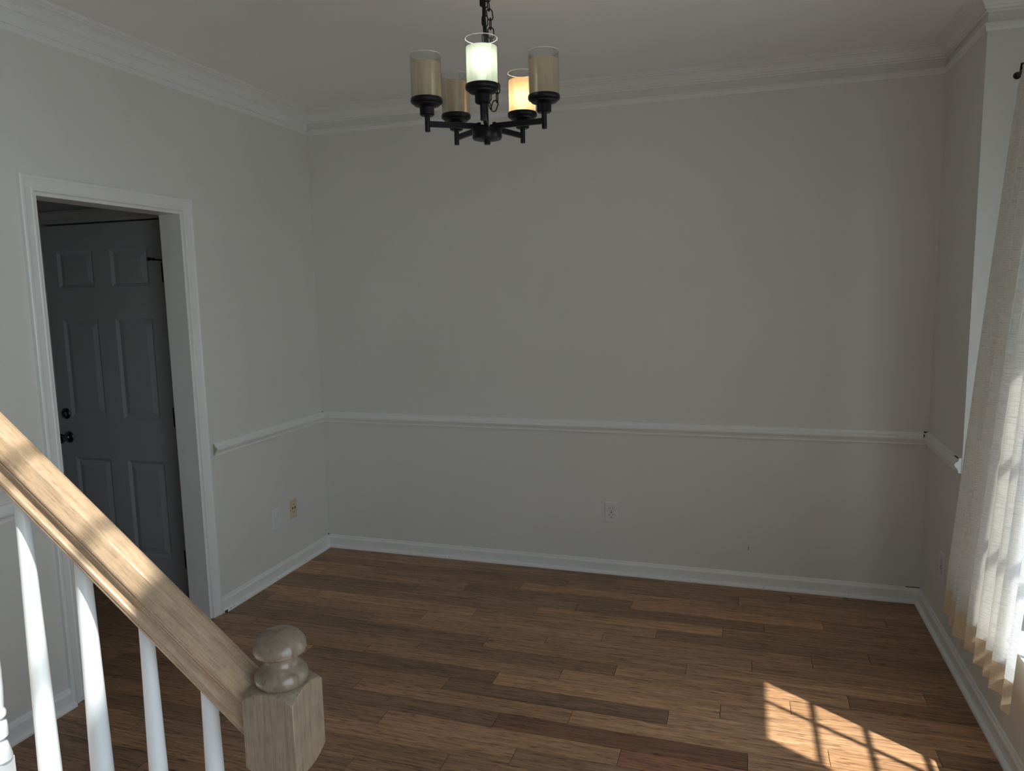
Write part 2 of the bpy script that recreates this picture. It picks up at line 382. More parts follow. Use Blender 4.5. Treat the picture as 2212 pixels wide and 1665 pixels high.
bb = run('baseboard_right', P_base, [((W, -3.2), (W, 0), (-1, 0), 0, 1)]); run('shoe_moulding', P_shoe, [((W, -3.2), (W, 0), (-1, 0), 0, 1)], parent=bb)
run('trim_2', P_rail, [((0, 0), (W, 0), (0, -1), 1, 1)])                       # chair rails
run('trim_3', P_rail, [((0, -1.018), (0, 0), (1, 0), 0, 1)])
bm = bmesh.new(); sweep(bm, [(d * .86, .860 + (z - .860) * .86) for d, z in P_rail], (0, -1.0184), (0, -1.018), (1, 0)); obj('cut_end', bm, M_raw, bpy.data.objects['trim_3'])
run('trim_4', P_rail, [((0, -3.0), (0, -2.08), (1, 0), 0, 0)])
run('trim_5', P_rail, [((W, BY1 + .004), (W, 0), (-1, 0), 0, 1)])
run('trim_6', P_crown, [((0, 0), (W, 0), (0, -1), 1, 1)]); run('trim_7', P_pict, [((0, 0), (W, 0), (0, -1), 1, 1)])
run('trim_8', P_crown, [((0, -2.6), (0, 0), (1, 0), 0, 1)]); run('trim_9', P_pictL, [((0, -2.6), (0, 0), (1, 0), 0, 1)])
bay = [((W, BY1), (W, 0), (-1, 0), -1, 1), ((W, BY1), (BAYX, BY1), (0, -1), -1, 1), ((BAYX, BY0), (BAYX, BY1), (-1, 0), 1, 1), ((W, BY0), (BAYX, BY0), (0, 1), -1, 1), ((W, -3.2), (W, BY0), (-1, 0), 0, -1)]
run('trim_10', P_crown, bay); run('trim_11', P_pict, bay)
# thin dark caulk gaps in the corners of the mouldings
# door casing of the opening (three mitred pieces) + jamb
def casing(name, yA, yB, ztop, xface, sgn):
    """profile (w outward from opening edge, d from the wall)"""
    prof = [(0, 0), (0, .010), (.004, .012), (.010, .0125), (.013, .0105), (.030, .013), (.040, .015), (.046, .018), (.054, .018), (.058, .015), (.058, 0)]
    root = None
    bm = bmesh.new()
    def ring(y, z, oy, oz):
        return [bm.verts.new((xface + sgn * d, y + oy * w, z + oz * w)) for w, d in prof]
    A = ring(yA, 0.001, -1, 0); B = ring(yA, ztop, -1, 1); Cc = ring(yB, ztop, 1, 1); D = ring(yB, 0.001, 1, 0)
    for P_, Q_ in ((A, B), (B, Cc), (Cc, D)):
        k = len(P_)
        for i in range(k): bm.faces.new((P_[i], P_[(i + 1) % k], Q_[(i + 1) % k], Q_[i]))
    bm.faces.new(A); bm.faces.new(D)
    return struct(name, bm, M_trim)
casing('trim_12', DY0 - .004, DY1 + .004, DZ + .004, 0, 1)
casing('trim_13', DY0 - .004, DY1 + .004, DZ + .004, -LW, -1)
J = .012
struct('trim_14', boxes((-LW, .0, DY1 - J, DY1, .001, DZ), (-LW, .0, DY0, DY0 + J, .001, DZ), (-LW, .0, DY0 + J, DY1 - J, DZ - J, DZ)), M_trim)
bm = bmesh.new()   # header casing above the hall door
sweep(bm, [(0, 2.045), (.012, 2.045), (.014, 2.055), (.012, 2.066), (.016, 2.085), (.020, 2.098), (.020, 2.108), (0, 2.112)], (-1.17, HD), (-.245, HD), (0, -1))
box(bm, -1.175, -1.119, HD - .014, HD, 0, 2.045); box(bm, -.295, -.245, HD - .014, HD, 0, 2.045)
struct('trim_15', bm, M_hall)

# hall door: slab with six recessed raised panels ------------------------------------
door = None
dx0, dx1 = -1.113, -0.301; dy = HD + .004
def door_slab():
    cols = [(dx0, 0), (-1.022, 1), (-.772, 0), (-.654, 1), (-.404, 0), (dx1, 0)]
    xs = [dx0, -1.022, -.772, -.654, -.404, dx1]; zs = [0.006, .212, .752, .980, 1.528, 1.699, 1.896, 2.034]
    bm = bmesh.new(); D = .010; n_ = len
    for i in range(5):
        for j in range(7):
            x0, x1, z0, z1 = xs[i], xs[i + 1], zs[j], zs[j + 1]
            pan = i in (1, 3) and j in (1, 3, 5)
            if not pan:
                bm.faces.new([bm.verts.new(p) for p in ((x0, dy, z0), (x1, dy, z0), (x1, dy, z1), (x0, dy, z1))])
            else:
                e = .016
                o_ = [(x0, dy, z0), (x1, dy, z0), (x1, dy, z1), (x0, dy, z1)]
                q = [(x0 + e, dy + D, z0 + e), (x1 - e, dy + D, z0 + e), (x1 - e, dy + D, z1 - e), (x0 + e, dy + D, z1 - e)]
                ov = [bm.verts.new(p) for p in o_]; qv = [bm.verts.new(p) for p in q]
                for a in range(4): bm.faces.new((ov[a], ov[(a + 1) % 4], qv[(a + 1) % 4], qv[a]))
                bm.faces.new(qv)
    bmesh.ops.remove_doubles(bm, verts=bm.verts, dist=1e-5)
    # back and edges
    b4 = [bm.verts.new(p) for p in ((dx0, dy + .044, zs[0]), (dx1, dy + .044, zs[0]), (dx1, dy + .044, zs[-1]), (dx0, dy + .044, zs[-1]))]
    bm.faces.new(b4)
    fr = [bm.verts.new(p) for p in ((dx0, dy, zs[0]), (dx1, dy, zs[0]), (dx1, dy, zs[-1]), (dx0, dy, zs[-1]))]
    for a in range(4): bm.faces.new((fr[a], fr[(a + 1) % 4], b4[(a + 1) % 4], b4[a]))
    return bm, xs, zs
bm, xs, zs = door_slab()
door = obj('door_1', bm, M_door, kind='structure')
for i in (1, 3):
    for j in (1, 3, 5):
        x0, x1, z0, z1 = xs[i] + .017, xs[i + 1] - .017, zs[j] + .017, zs[j + 1] - .017
        bm = bmesh.new(); e = .030; D = .0098
        o_ = [bm.verts.new(p) for p in ((x0, dy + D, z0), (x1, dy + D, z0), (x1, dy + D, z1), (x0, dy + D, z1))]
        q = [bm.verts.new(p) for p in ((x0 + e, dy + .002, z0 + e), (x1 - e, dy + .002, z0 + e), (x1 - e, dy + .002, z1 - e), (x0 + e, dy + .002, z1 - e))]
        for a in range(4): bm.faces.new((o_[a], o_[(a + 1) % 4], q[(a + 1) % 4], q[a]))
        bm.faces.new(q); obj('panel', bm, M_door, door)
bm = bmesh.new(); lathe(bm, [(0, 0), (.033, 0), (.033, -.004), (.028, -.010), (.016, -.014), (.0115, -.020), (.011, -.034), (.017, -.040), (.026, -.046), (.0285, -.055), (.026, -.064), (.016, -.070), (0, -.071)], (-1.056, dy, .866), 28, 'Y')
obj('door_knob', bm, M_nickel, door, smooth=True, label='dark metal door knob')
bm = bmesh.new(); lathe(bm, [(0, 0), (.031, 0), (.031, -.006), (.026, -.012), (.018, -.015), (.017, -.010), (0, -.010)], (-1.060, dy, 1.000), 28, 'Y'); box(bm, -1.063, -1.057, dy - .022, dy - .008, .988, 1.012)
obj('deadbolt', bm, M_nickel, door, smooth=True, label='dark round deadbolt above the knob')
for z in (1.765, 1.003, .216):
    bm = bmesh.new(); lathe(bm, [(0, -.053), (.004, -.053), (.0065, -.050), (.0065, .050), (.004, .053), (0, .053)], (-.3005, dy - .008, z), 12)
    for k in (-.018, .018): lathe(bm, [(.0072, k - .001), (.0072, k + .001)], (-.3005, dy - .008, z), 12)
    box(bm, -.318, -.3005, dy - .003, dy, z - .05, z + .05)
    obj('hinge', bm, M_hinge, door)
bm = bmesh.new(); tube(bm, [(-.3005, dy - .010, 1.826), (-.33, dy - .016, 1.831), (-.374, dy - .022, 1.835)], .0045, 8)
lathe(bm, [(0, -.382), (.008, -.382), (.010, -.376), (.008, -.368), (.004, -.366)], (0, dy - .022, 1.835), 12, 'X')
lathe(bm, [(0, -.352), (.008, -.352), (.008, -.345), (0, -.345)], (0, dy - .019, 1.833), 12, 'X')
obj('door_stop', bm, M_hinge, door)

# ------------------------------------------------------------------ windows
def window(name, plane, a0, a1, z0, z1, cols, rws, axis, m=M_trim, depth=.05, meet=None, va=None, vz=None):
    """axis 'x': wall perpendicular to x at x=plane; a = y range"""
    def bx(bm, p0, p1, b0, b1, c0, c1):
        if axis == 'x': box(bm, p0, p1, b0, b1, c0, c1)
        else: box(bm, b0, b1, p0, p1, c0, c1)
    bm = bmesh.new(); f = .035
    bx(bm, plane, plane + depth, a0, a0 + f, z0, z1); bx(bm, plane, plane + depth, a1 - f, a1, z0, z1)
    bx(bm, plane, plane + depth, a0 + f, a1 - f, z0, z0 + f); bx(bm, plane, plane + depth, a0 + f, a1 - f, z1 - f, z1)
    w = struct(name, bm, m)
    dw = (a1 - a0) / cols; dh = (z1 - z0) / rws; mw = .009
    q = plane + depth * .35
    for i in range(1, cols):
        ai = va[i - 1] if va else a0 + dw * i
        bm = bmesh.new(); bx(bm, q, q + .016, ai - mw, ai + mw, z0 + f, z1 - f); obj('muntin', bm, m, w)
    for j in range(1, rws):
        mj = .018 if j == meet else mw
        zj = vz[j - 1] if vz else z0 + dh * j
        bm = bmesh.new(); bx(bm, q + .0005, q + .0165, a0 + f, a1 - f, zj - mj, zj + mj); obj('meeting_rail' if j == meet else 'muntin', bm, m, w)
    bm = bmesh.new(); bx(bm, q + .006, q + .010, a0 + f, a1 - f, z0 + f, z1 - f); obj('pane', bm, M_pane, w)
    return w
window('window_1', BAYX + .01, WY0, WY1, WZ0, WZ1, 3, 5, 'x', depth=.04, va=[-1.916, -1.636], vz=[.889, 1.189, 1.489, 1.789])
window('window_2', W + .05, HY0, HY1, HZ0, HZ1, 3, 3, 'x')
window('window_3', W + .05, FY0, FY1, FZ0, FZ1, 4, 4, 'x')
# outside ground
struct('ground', boxes((-12, 16, -18, 8, -.6, -.45)), M_ext)

# ------------------------------------------------------------------ staircase (under the balusters) and railing
RY0 = -3.09
st = struct('staircase', boxes((-1.70, -1.66, -4.06, -3.04, 0, .1)), M_white)
st['label'] = 'stairs rising left below the balusters'
for k in range(1, 13):
    xr = 1.86 - .254 * (k - 1); 
    if xr - .254 < -1.75: break
    bm = boxes((xr - .254, xr + .02, -4.06, -3.035, .2 * k - .025, .2 * k)); obj('tread', bm, M_rail, st, bevel=.004)
    bm = boxes((xr - .016, xr, -4.04, -3.06, .2 * (k - 1), .2 * k - .025)); obj('riser', bm, M_white, st)
bm = bmesh.new()
pts = []
for k in range(1, 13):
    xr = 1.84 - .254 * (k - 1)
    if xr - .254 < -1.75: break
    box(bm, xr - .254, xr, -3.075, -3.060, 0.0, .2 * k - .026)
obj('stringer', bm, M_white, st)

rail = thing('stair_railing', 'oak handrail, knob-topped newel post and white turned balusters at lower left', 'railing', (1.868, RY0, 0))
slope = math.atan(0.80)
def zb(x): return 0.923 + 0.80 * (1.808 - x)
half = [(0, .0763), (.010, .0758), (.0165, .0744), (.0192, .0725), (.0216, .0675), (.0255, .0590), (.0300, .0520), (.0318, .0480), (.0312, .0455), (.0285, .0445), (.0285, .0425), (.0300, .0415), (.0298, .0395), (.0258, .0360), (.0238, .0300), (.0236, .0240), (.0248, .0190), (.0275, .0160), (.0300, .0148), (.0312, .0120), (.0310, .0090), (.0290, .0072), (.0290, .0058), (.0300, .0045), (.0295, .0015), (.0275, 0)]
prof = [(u, v) for u, v in half] + [(-u, v) for u, v in reversed(half) if u > 0]
bm = bmesh.new()
d = Vector((-math.cos(slope), 0, math.sin(slope))); up = Vector((math.sin(slope), 0, math.cos(slope)))
L0 = Vector((1.826, 0, zb(1.826)))
# mesh local frame: X along the rail, Z perpendicular; object rotated so that grain follows the rail
NSEG = 1; Lr = 2.5
def rp(s, u, v, cut=False): 
    return Vector((s + (v * math.tan(slope) if cut else 0), u, v))
a = [bm.verts.new(rp(0, u, v, True)) for u, v in prof]; b_ = [bm.verts.new(rp(-Lr, u, v)) for u, v in prof]
k = len(prof)
for i in range(k): bm.faces.new((a[i], a[(i + 1) % k], b_[(i + 1) % k], b_[i]))
bm.faces.new(a); bm.faces.new(b_)
# cut: top of rail must still end at the newel face (vertical cut): shift s so that world x is constant
for v_, (u, vv) in zip(a, prof): v_.co.x = -vv * math.tan(slope)
ho = obj('handrail', bm, M_rail, None, smooth=True, label='worn varnished oak handrail with moulded sides')
ho.location = (1.8265, RY0, zb(1.8265)); ho.rotation_euler = (0, slope, 0)
bpy.context.view_layer.update()
def adopt(o, parent):
    o.parent = parent; o.matrix_parent_inverse = Matrix.Translation(parent.location).inverted()
adopt(ho, rail)

# balusters
def baluster_bm(t, ztop):
    bm = bmesh.new(); s = .0175; hb = .150
    # square block with turned shoulder
    box(bm, -s, s, -s, s, 0, hb)
    n = 20; prof = [(.0185, hb - .001), (.0235, hb), (.0215, hb + .012), (.0165, hb + .034), (.0140, hb + .040), (.0140, hb + .043), (.0195, hb + .046), (.0200, hb + .060), (.0190, hb + .074), (.0155, hb + .079), (.0155, hb + .083), (.0195, hb + .087), (.0200, hb + .094), (.0175, hb + .100), (.0165, hb + .103), (.0180, hb + .112), (.0192, hb + .14), (.0196, hb + .18)]
    L = ztop - t
    for q in range(1, 9):
        f = q / 8; h = hb + .18 + (L - hb - .18) * f
        prof.append((.0196 + (.0116 - .0196) * ((h - .33) / (.86 - .33) if h < .86 else 1.0), h))
    prof = [(r_, h) for r_, h in prof]
    lathe(bm, prof, (0, 0, 0), n)
    return bm
bal = [(1.721, .2), (1.599, .2), (1.470, .4), (1.342, .4), (1.212, .6), (1.088, .6), (.960, .8)]
for x, t in bal:
    o = obj('baluster', baluster_bm(t, zb(x) + .012), M_white, None, smooth=True)
    o.location = (x, RY0, t + .0005); adopt(o, rail)
rail_child_label = None

# newel
bm = bmesh.new(); hw = .0455
zlo, zhi = .872, 1.000
# top face domed: cone/sphere intersecting the square gives arched face tops
G = 20
def ch_(x, y): return max(0.0, (math.hypot(x, y) - .0430) / (hw * 1.414 - .0430)) ** 1.15
def topz(x, y): return zhi + .0105 - .0150 * ch_(x, y)
def lowz(x, y): return zlo - .006 + .0150 * ch_(x, y)
gt = [[bm.verts.new((-hw + 2 * hw * i / G, -hw + 2 * hw * j / G, topz(-hw + 2 * hw * i / G, -hw + 2 * hw * j / G))) for j in range(G + 1)] for i in range(G + 1)]
gb = [[bm.verts.new((-hw + 2 * hw * i / G, -hw + 2 * hw * j / G, lowz(-hw + 2 * hw * i / G, -hw + 2 * hw * j / G))) for j in range(G + 1)] for i in range(G + 1)]
for i in range(G):
    for j in range(G):
        bm.faces.new((gt[i][j], gt[i + 1][j], gt[i + 1][j + 1], gt[i][j + 1])); bm.faces.new((gb[i][j], gb[i][j + 1], gb[i + 1][j + 1], gb[i + 1][j]))
    bm.faces.new((gt[i][0], gb[i][0], gb[i + 1][0], gt[i + 1][0])); bm.faces.new((gt[i][G], gt[i + 1][G], gb[i + 1][G], gb[i][G]))
    bm.faces.new((gt[0][i], gt[0][i + 1], gb[0][i + 1], gb[0][i])); bm.faces.new((gt[G][i], gb[G][i], gb[G][i + 1], gt[G][i + 1]))
lathe(bm, [(.038, zlo - .004), (.034, zlo - .012), (.028, zlo - .020), (.031, zlo - .030), (.036, zlo - .042), (.030, zlo - .054), (.026, zlo - .062), (.030, zlo - .12), (.038, zlo - .28), (.041, zlo - .38), (.034, zlo - .42), (.030, .44), (.040, .43), (.040, .415), (.032, .405), (.036, .39)], (0, 0, 0), 28)
box(bm, -hw, hw, -hw, hw, 0.0, .392)
nw = obj('newel_post', bm, M_newel, None, smooth=True, bevel=.0012, segs=1, label='square oak newel post')
nw.location = (1.868, RY0, .0005); nw.rotation_euler = (0, 0, R(3)); adopt(nw, rail)
bm = bmesh.new()
lathe(bm, [(0, 1.008), (.036, 1.008), (.0405, 1.011), (.0425, 1.017), (.0425, 1.023), (.040, 1.030), (.034, 1.036), (.029, 1.041), (.0265, 1.047), (.0265, 1.053), (.030, 1.0575), (.037, 1.0595), (.0412, 1.0625), (.0425, 1.068), (.0405, 1.0765), (.035, 1.0850), (.026, 1.0915), (.013, 1.0955), (0, 1.0965)], (0, 0, 0), 56)
kn = obj('knob', bm, M_knob, None, smooth=True, label='mushroom-shaped turned oak knob'); kn.location = (1.868, RY0, 0.0); 
kn.parent = nw; kn.matrix_parent_inverse = Matrix.Identity(4); kn.location = (0, 0, 0)

# ------------------------------------------------------------------ chandelier
CXh, CYh, RR = 1.740, -1.650, .200
ch = thing('chandelier', 'black five-arm chandelier with candle-like glass shades hanging on a chain', 'chandelier', (CXh, CYh, 2.12))
bm = bmesh.new(); lathe(bm, [(0, 2.117), (.0105, 2.117), (.0105, 2.128), (.020, 2.129), (.040, 2.132), (.047, 2.134), (.0495, 2.138), (.0495, 2.162), (.0475, 2.1655), (.028, 2.1665), (.020, 2.172), (0, 2.172)], (CXh, CYh, 0), 40)
obj('hub', bm, M_black, ch, smooth=True)
bm = bmesh.new(); lathe(bm, [(0, 2.17), (.0065, 2.17), (.0065, 2.37), (0, 2.37)], (CXh, CYh, 0), 14)
lathe(bm, [(0, 2.355), (.011, 2.355), (.011, 2.375), (.005, 2.382), (0, 2.382)], (CXh, CYh, 0), 14)
obj('stem', bm, M_black, ch, smooth=True)
fix = [('f', 0, 'cool'), ('r', 1, None), ('br', 2, 'warm'), ('bl', 3, None), ('l', 4, None)]
for nm, k, lit in fix:
    a = R(-74 + 72 * k); ca, sa = math.cos(a), math.sin(a); fx, fy = CXh + RR * ca, CYh + RR * sa
    bm = bmesh.new()
    def arm_box(r0_, r1_, hw_, z0, z1):
        vs = []
        for z in (z0, z1):
            for rr_, ss in ((r0_, -hw_), (r1_, -hw_), (r1_, hw_), (r0_, hw_)):
                vs.append(bm.verts.new((CXh + rr_ * ca - ss * sa, CYh + rr_ * sa + ss * ca, z)))
        for f in ((0, 3, 2, 1), (4, 5, 6, 7), (0, 1, 5, 4), (1, 2, 6, 5), (2, 3, 7, 6), (3, 0, 4, 7)): bm.faces.new([vs[i] for i in f])
    arm_box(.030, RR, .0055, 2.1655, 2.1835); arm_box(.022, .034, .0075, 2.163, 2.186)
    obj('arm', bm, M_black, ch, bevel=.001)
    bm = bmesh.new(); lathe(bm, [(0, 2.150), (.0080, 2.150), (.0085, 2.152), (.0085, 2.205), (0, 2.205)], (fx, fy, 0), 18)
    obj('post', bm, M_black, ch, smooth=True)
    bm = bmesh.new(); lathe(bm, [(0, 2.200), (.020, 2.200), (.0235, 2.203), (.0235, 2.226), (.030, 2.229), (.041, 2.232), (.043, 2.236), (.0495, 2.239), (.0520, 2.243), (.0520, 2.252), (.0505, 2.254), (0, 2.254)], (fx, fy, 0), 40)
    cup = obj('cup', bm, M_black, ch, smooth=True)
    # clear outer glass, open at the top
    bm = bmesh.new(); ro_, ri_ = .0500, .0478
    lathe(bm, [(ri_, 2.2545), (ro_, 2.2545), (ro_, 2.386), (.0495, 2.3875), (ri_ + .0005, 2.3875), (ri_, 2.386), (ri_, 2.2545)], (fx, fy, 0), 56, close=False)
    sh = obj('glass_shade', bm, M_clear, ch, smooth=True, label={'cool': 'clear-rimmed glass shade glowing cool white', 'warm': 'clear-rimmed glass shade glowing warm orange'}.get(lit, 'clear-rimmed amber glass shade, unlit'))
    bm = bmesh.new(); lathe(bm, [(.0472, 2.2545), (.0472, 2.362), (.0460, 2.362), (.0460, 2.2545)], (0, 0, 0), 56, close=False)
    rbm = bmesh.new(); tube(rbm, [(fx + .0489 * math.cos(q * math.pi / 20), fy + .0489 * math.sin(q * math.pi / 20), 2.3882) for q in range(40)], .0011, 6, True); obj('rim', rbm, M_rim, sh, smooth=True)
    dd = obj('frosted_liner', bm, M_coolshade if lit == 'cool' else M_amber, None, smooth=True); dd.location = (fx, fy, 0)
    dd.parent = sh; dd.matrix_parent_inverse = Matrix.Translation(ch.location).inverted() @ Matrix.Translation(ch.location)
    bm = bmesh.new()
    lathe(bm, [(0, 2.2545), (.013, 2.2545), (.013, 2.276), (.016, 2.282), (.026, 2.296), (.030, 2.310), (.028, 2.324), (.020, 2.335), (.010, 2.340), (0, 2.341)], (0, 0, 0), 24)
    bl = obj('bulb', bm, {'cool': M_bulb_cool, 'warm': M_bulb_warm}.get(lit, M_bulb_off), None, smooth=True); bl.location = (fx, fy, .018 if lit == 'cool' else -.006)
    bl.parent = sh; bl.matrix_parent_inverse = Matrix.Identity(4)
def link_bm(c, t, side, Ll=.036, Wd=.019, r=.0019):
    """one chain link centred at c, long axis t"""
    bm = bmesh.new(); t = Vector(t).normalized(); s_ = Vector(side); s_ = (s_ - t * s_.dot(t)).normalized(); pts = []
    hs = Ll / 2 - Wd / 2
    for q in range(8): a = -math.pi / 2 + math.pi * q / 7; pts.append(Vector(c) + s_ * (Wd / 2 * math.sin(a)) + t * (hs + Wd / 2 * math.cos(a)))
    for q in range(8): a = math.pi / 2 + math.pi * q / 7; pts.append(Vector(c) + s_ * (Wd / 2 * math.sin(a)) + t * (-hs + Wd / 2 * math.cos(a)))
    tube(bm, pts, r, 8, True); return bm
def chain(path):
    pts = [Vector(p) for p in path]; step = .029; d_ = 0; cur = 0; k = 0; pos = pts[0].copy(); lens = 0
    seg = [(pts[i + 1] - pts[i]).length for i in range(len(pts) - 1)]; tot = sum(seg); s_ = step / 2
    while s_ < tot:
        q = s_; i = 0
        while q > seg[i]: q -= seg[i]; i += 1
        t = (pts[i + 1] - pts[i]).normalized(); c = pts[i] + t * q
        side = Vector((.84, .54, 0)) if k % 2 == 0 else Vector((-.54, .84, .02))
        obj('chain_link', link_bm(c, t, side), M_black, ch, smooth=True); s_ += step; k += 1
chain([(CXh, CYh, 2.378), (CXh + .002, CYh, 2.55), (CXh + .004, CYh, 2.72)])
# slack loop of spare chain
X1, X2 = CXh + .012, CXh + .040
chain([(X1 - .004, CYh + .004, 2.60), (X1 + .006, CYh + .006, 2.52), (X1 + .008, CYh + .006, 2.45), (X1 + .014, CYh + .012, 2.33), (X1 + .022, CYh + .012, 2.30), (X1 + .022, CYh + .012, 2.265), (X1 + .012, CYh + .012, 2.240), (X1 + .000, CYh + .012, 2.234), (X1 - .008, CYh + .012, 2.255), (X1 - .009, CYh + .012, 2.30)])
bm = bmesh.new()
tube(bm, [(CXh, CYh, 2.375), (CXh + .003, CYh - .004, 2.44), (CXh + .001, CYh - .006, 2.52), (CXh + .002, CYh - .004, 2.60), (CXh, CYh, 2.725)], .0062, 8)
tube(bm, [(CXh, CYh, 2.375), (CXh + .006, CYh + .004, 2.46), (CXh - .004, CYh + .004, 2.55), (CXh + .003, CYh, 2.725)], .0030, 8)
obj('power_cord', bm, M_black, ch, smooth=True)
bm = bmesh.new(); lathe(bm, [(0, 2.7395), (.06, 2.7395), (.058, 2.732), (.035, 2.722), (.008, 2.716), (0, 2.716)], (CXh, CYh, 0), 32); obj('canopy', bm, M_black, ch, smooth=True)
bm = boxes((CXh - .013, CXh - .008, CYh - .006, CYh + .006, 2.555, 2.60), (CXh - .013, CXh + .016, CYh - .006, CYh + .006, 2.598, 2.603), (CXh + .011, CXh + .016, CYh - .006, CYh + .006, 2.565, 2.60)); obj('chain_clip', bm, M_black, ch)

# ------------------------------------------------------------------ outlets
def plate(bm, w, h, d, wall):
    """bevelled plate in local coords: u right, v up, n out"""
    e = .004
    o_ = [(-w / 2, -h / 2, 0), (w / 2, -h / 2, 0), (w / 2, h / 2, 0), (-w / 2, h / 2, 0)]
    m_ = [(a_, b2, d * .45) for a_, b2, _ in o_]
    i_ = [((abs(a_) - e) * math.copysign(1, a_), (abs(b2) - e) * math.copysign(1, b2), d) for a_, b2, _ in o_]
    V = [[bm.verts.new(p) for p in q] for q in (o_, m_, i_)]
    for A, B in zip(V, V[1:]):
        for k in range(4): bm.faces.new((A[k], A[(k + 1) % 4], B[(k + 1) % 4], B[k]))
    bm.faces.new(V[2]); bm.faces.new(V[0][::-1])
def place(o, loc, wall):
    # local u,v,n -> world
    if wall == 'back': m = Matrix(((1, 0, 0, 0), (0, 0, -1, 0), (0, 1, 0, 0), (0, 0, 0, 1)))
    elif wall == 'left': m = Matrix(((0, 0, 1, 0), (1, 0, 0, 0), (0, 1, 0, 0), (0, 0, 0, 1)))
    else: m = Matrix(((0, 0, -1, 0), (-1, 0, 0, 0), (0, 1, 0, 0), (0, 0, 0, 1)))
    o.matrix_world = Matrix.Translation(loc) @ m
def child(o, name, bm, m, **k):
    c = obj(name, bm, m, None, **k); c.parent = o; c.matrix_parent_inverse = Matrix.Identity(4); return c
def recept_face(cx_, cy_, w=.034, h=.030, n=24, d0=.0052, d1=.0068):
    bm = bmesh.new(); pts = []
    for q in range(n):
        a = 2 * math.pi * q / n; x, y = math.cos(a) * .0175, math.sin(a) * .0175; y = max(-h / 2, min(h / 2, y)); pts.append((x, y))
    A = [bm.verts.new((cx_ + x, cy_ + y, d0)) for x, y in pts]; B = [bm.verts.new((cx_ + x * .97, cy_ + y * .97, d1)) for x, y in pts]
    for i in range(n): bm.faces.new((A[i], A[(i + 1) % n], B[(i + 1) % n], B[i]))
    bm.faces.new(B); return bm
def duplex(label, loc, wall, w=.078, h=.122):
    bm = bmesh.new(); plate(bm, w, h, .0055, wall)
    o = obj('outlet', bm, M_plate, None, label=label, cat='outlet'); place(o, loc, wall)
    for s_ in (-1, 1):
        f = child(o, 'receptacle', recept_face(0, s_ * .0195), M_plate)
        bm = boxes((-.0085, -.0058, s_ * .0195 + .000, s_ * .0195 + .0100, .0060, .0072), (.0052, .0079, s_ * .0195 + .001, s_ * .0195 + .0092, .0060, .0072))
        lathe(bm, [(0, .0060), (.0030, .0060), (.0030, .0072), (0, .0072)], (-.0002, s_ * .0195 - .0078, 0), 12)
        child(f, 'slots', bm, M_dark)
        # dark outline of the receptacle opening
        bm = bmesh.new(); rg = recept_face(0, s_ * .0195, d0=.0050, d1=.0056); 
        for v_ in rg.verts: v_.co.x *= 1.07; v_.co.y = s_ * .0195 + (v_.co.y - s_ * .0195) * 1.07
        child(o, 'opening', rg, M_dark); bm.free()
    bm = bmesh.new(); lathe(bm, [(0, .0052), (.0035, .0052), (.0030, .0066), (0, .0066)], (0, 0, 0), 12); child(o, 'screw', bm, M_nickel)
    return o
duplex('white duplex outlet on the back wall below the chair rail', (1.866, -.0003, .3635), 'back')
duplex('white outlet on the right wall half hidden by the curtain', (W - .0003, -.389, .344), 'right')
bm = bmesh.new(); plate(bm, .078, .122, .0055, 'left')
o = obj('outlet', bm, M_plate, None, label='white outlet with plug-in safety covers on the left wall', cat='outlet'); place(o, (.0003, -.540, .350), 'left')
for s_ in (-1, 1):
    bm = bmesh.new(); lathe(bm, [(0, .0050), (.0175, .0050), (.0175, .0080), (.0155, .0095), (0, .0095)], (0, s_ * .0195, 0), 24); c = child(o, 'safety_cover', bm, M_plate, smooth=True)
    bm = boxes((-.008, .008, s_ * .0195 + .009, s_ * .0195 + .012, .0094, .0104)); child(c, 'finger_grip', bm, M_plate)
bm = bmesh.new(); plate(bm, .066, .116, .0060, 'left')
o = obj('jack_plate', bm, M_almond, None, label='almond jack plate with dark square holes on the left wall', cat='wall plate'); place(o, (.0003, -.372, .362), 'left')
for (u, v, s_) in ((-.012, .004, .0058), (.012, .004, .0058)):
    child(o, 'jack', boxes((u - s_, u + s_, v - s_, v + s_, .0052, .0064)), M_dark)
for v in (.026, -.021):
    bm = bmesh.new(); lathe(bm, [(0, .0058), (.0032, .0058), (.0028, .0070), (0, .0070)], (0, v, 0), 10); child(o, 'screw', bm, M_dark)

# ------------------------------------------------------------------ curtain rod and curtains
RX, RZ = 3.520, 2.385
rod = thing('curtain_rod', 'thin dark curtain rod with round finial above the window', 'curtain rod', (RX, -1.8, RZ))
bm = bmesh.new(); tube(bm, [(RX, -.775, RZ), (RX, -2.80, RZ)], .007, 14); obj('rod', bm, M_black, rod, smooth=True)
for y_, s_ in ((-.762, 1), (-2.813, -1)):
    bm = bmesh.new(); lathe(bm, [(0, -.016), (.006, -.015), (.008, -.009), (.0125, -.004), (.0135, .002), (.011, .009), (.005, .013), (0, .014)], (RX, y_, RZ), 18, 'Y'); obj('finial', bm, M_black, rod, smooth=True)
for y_ in (-.80, -2.77):
    bm = bmesh.new(); tube(bm, [(RX, y_, RZ + .006), (RX, y_, RZ + .03), (RX + .05, y_, RZ + .036), (BAYX, y_, RZ + .036)], .005, 10)
    box(bm, BAYX - .004, BAYX - .0005, y_ - .012, y_ + .012, RZ, RZ + .07); obj('bracket', bm, M_black, rod, smooth=True)

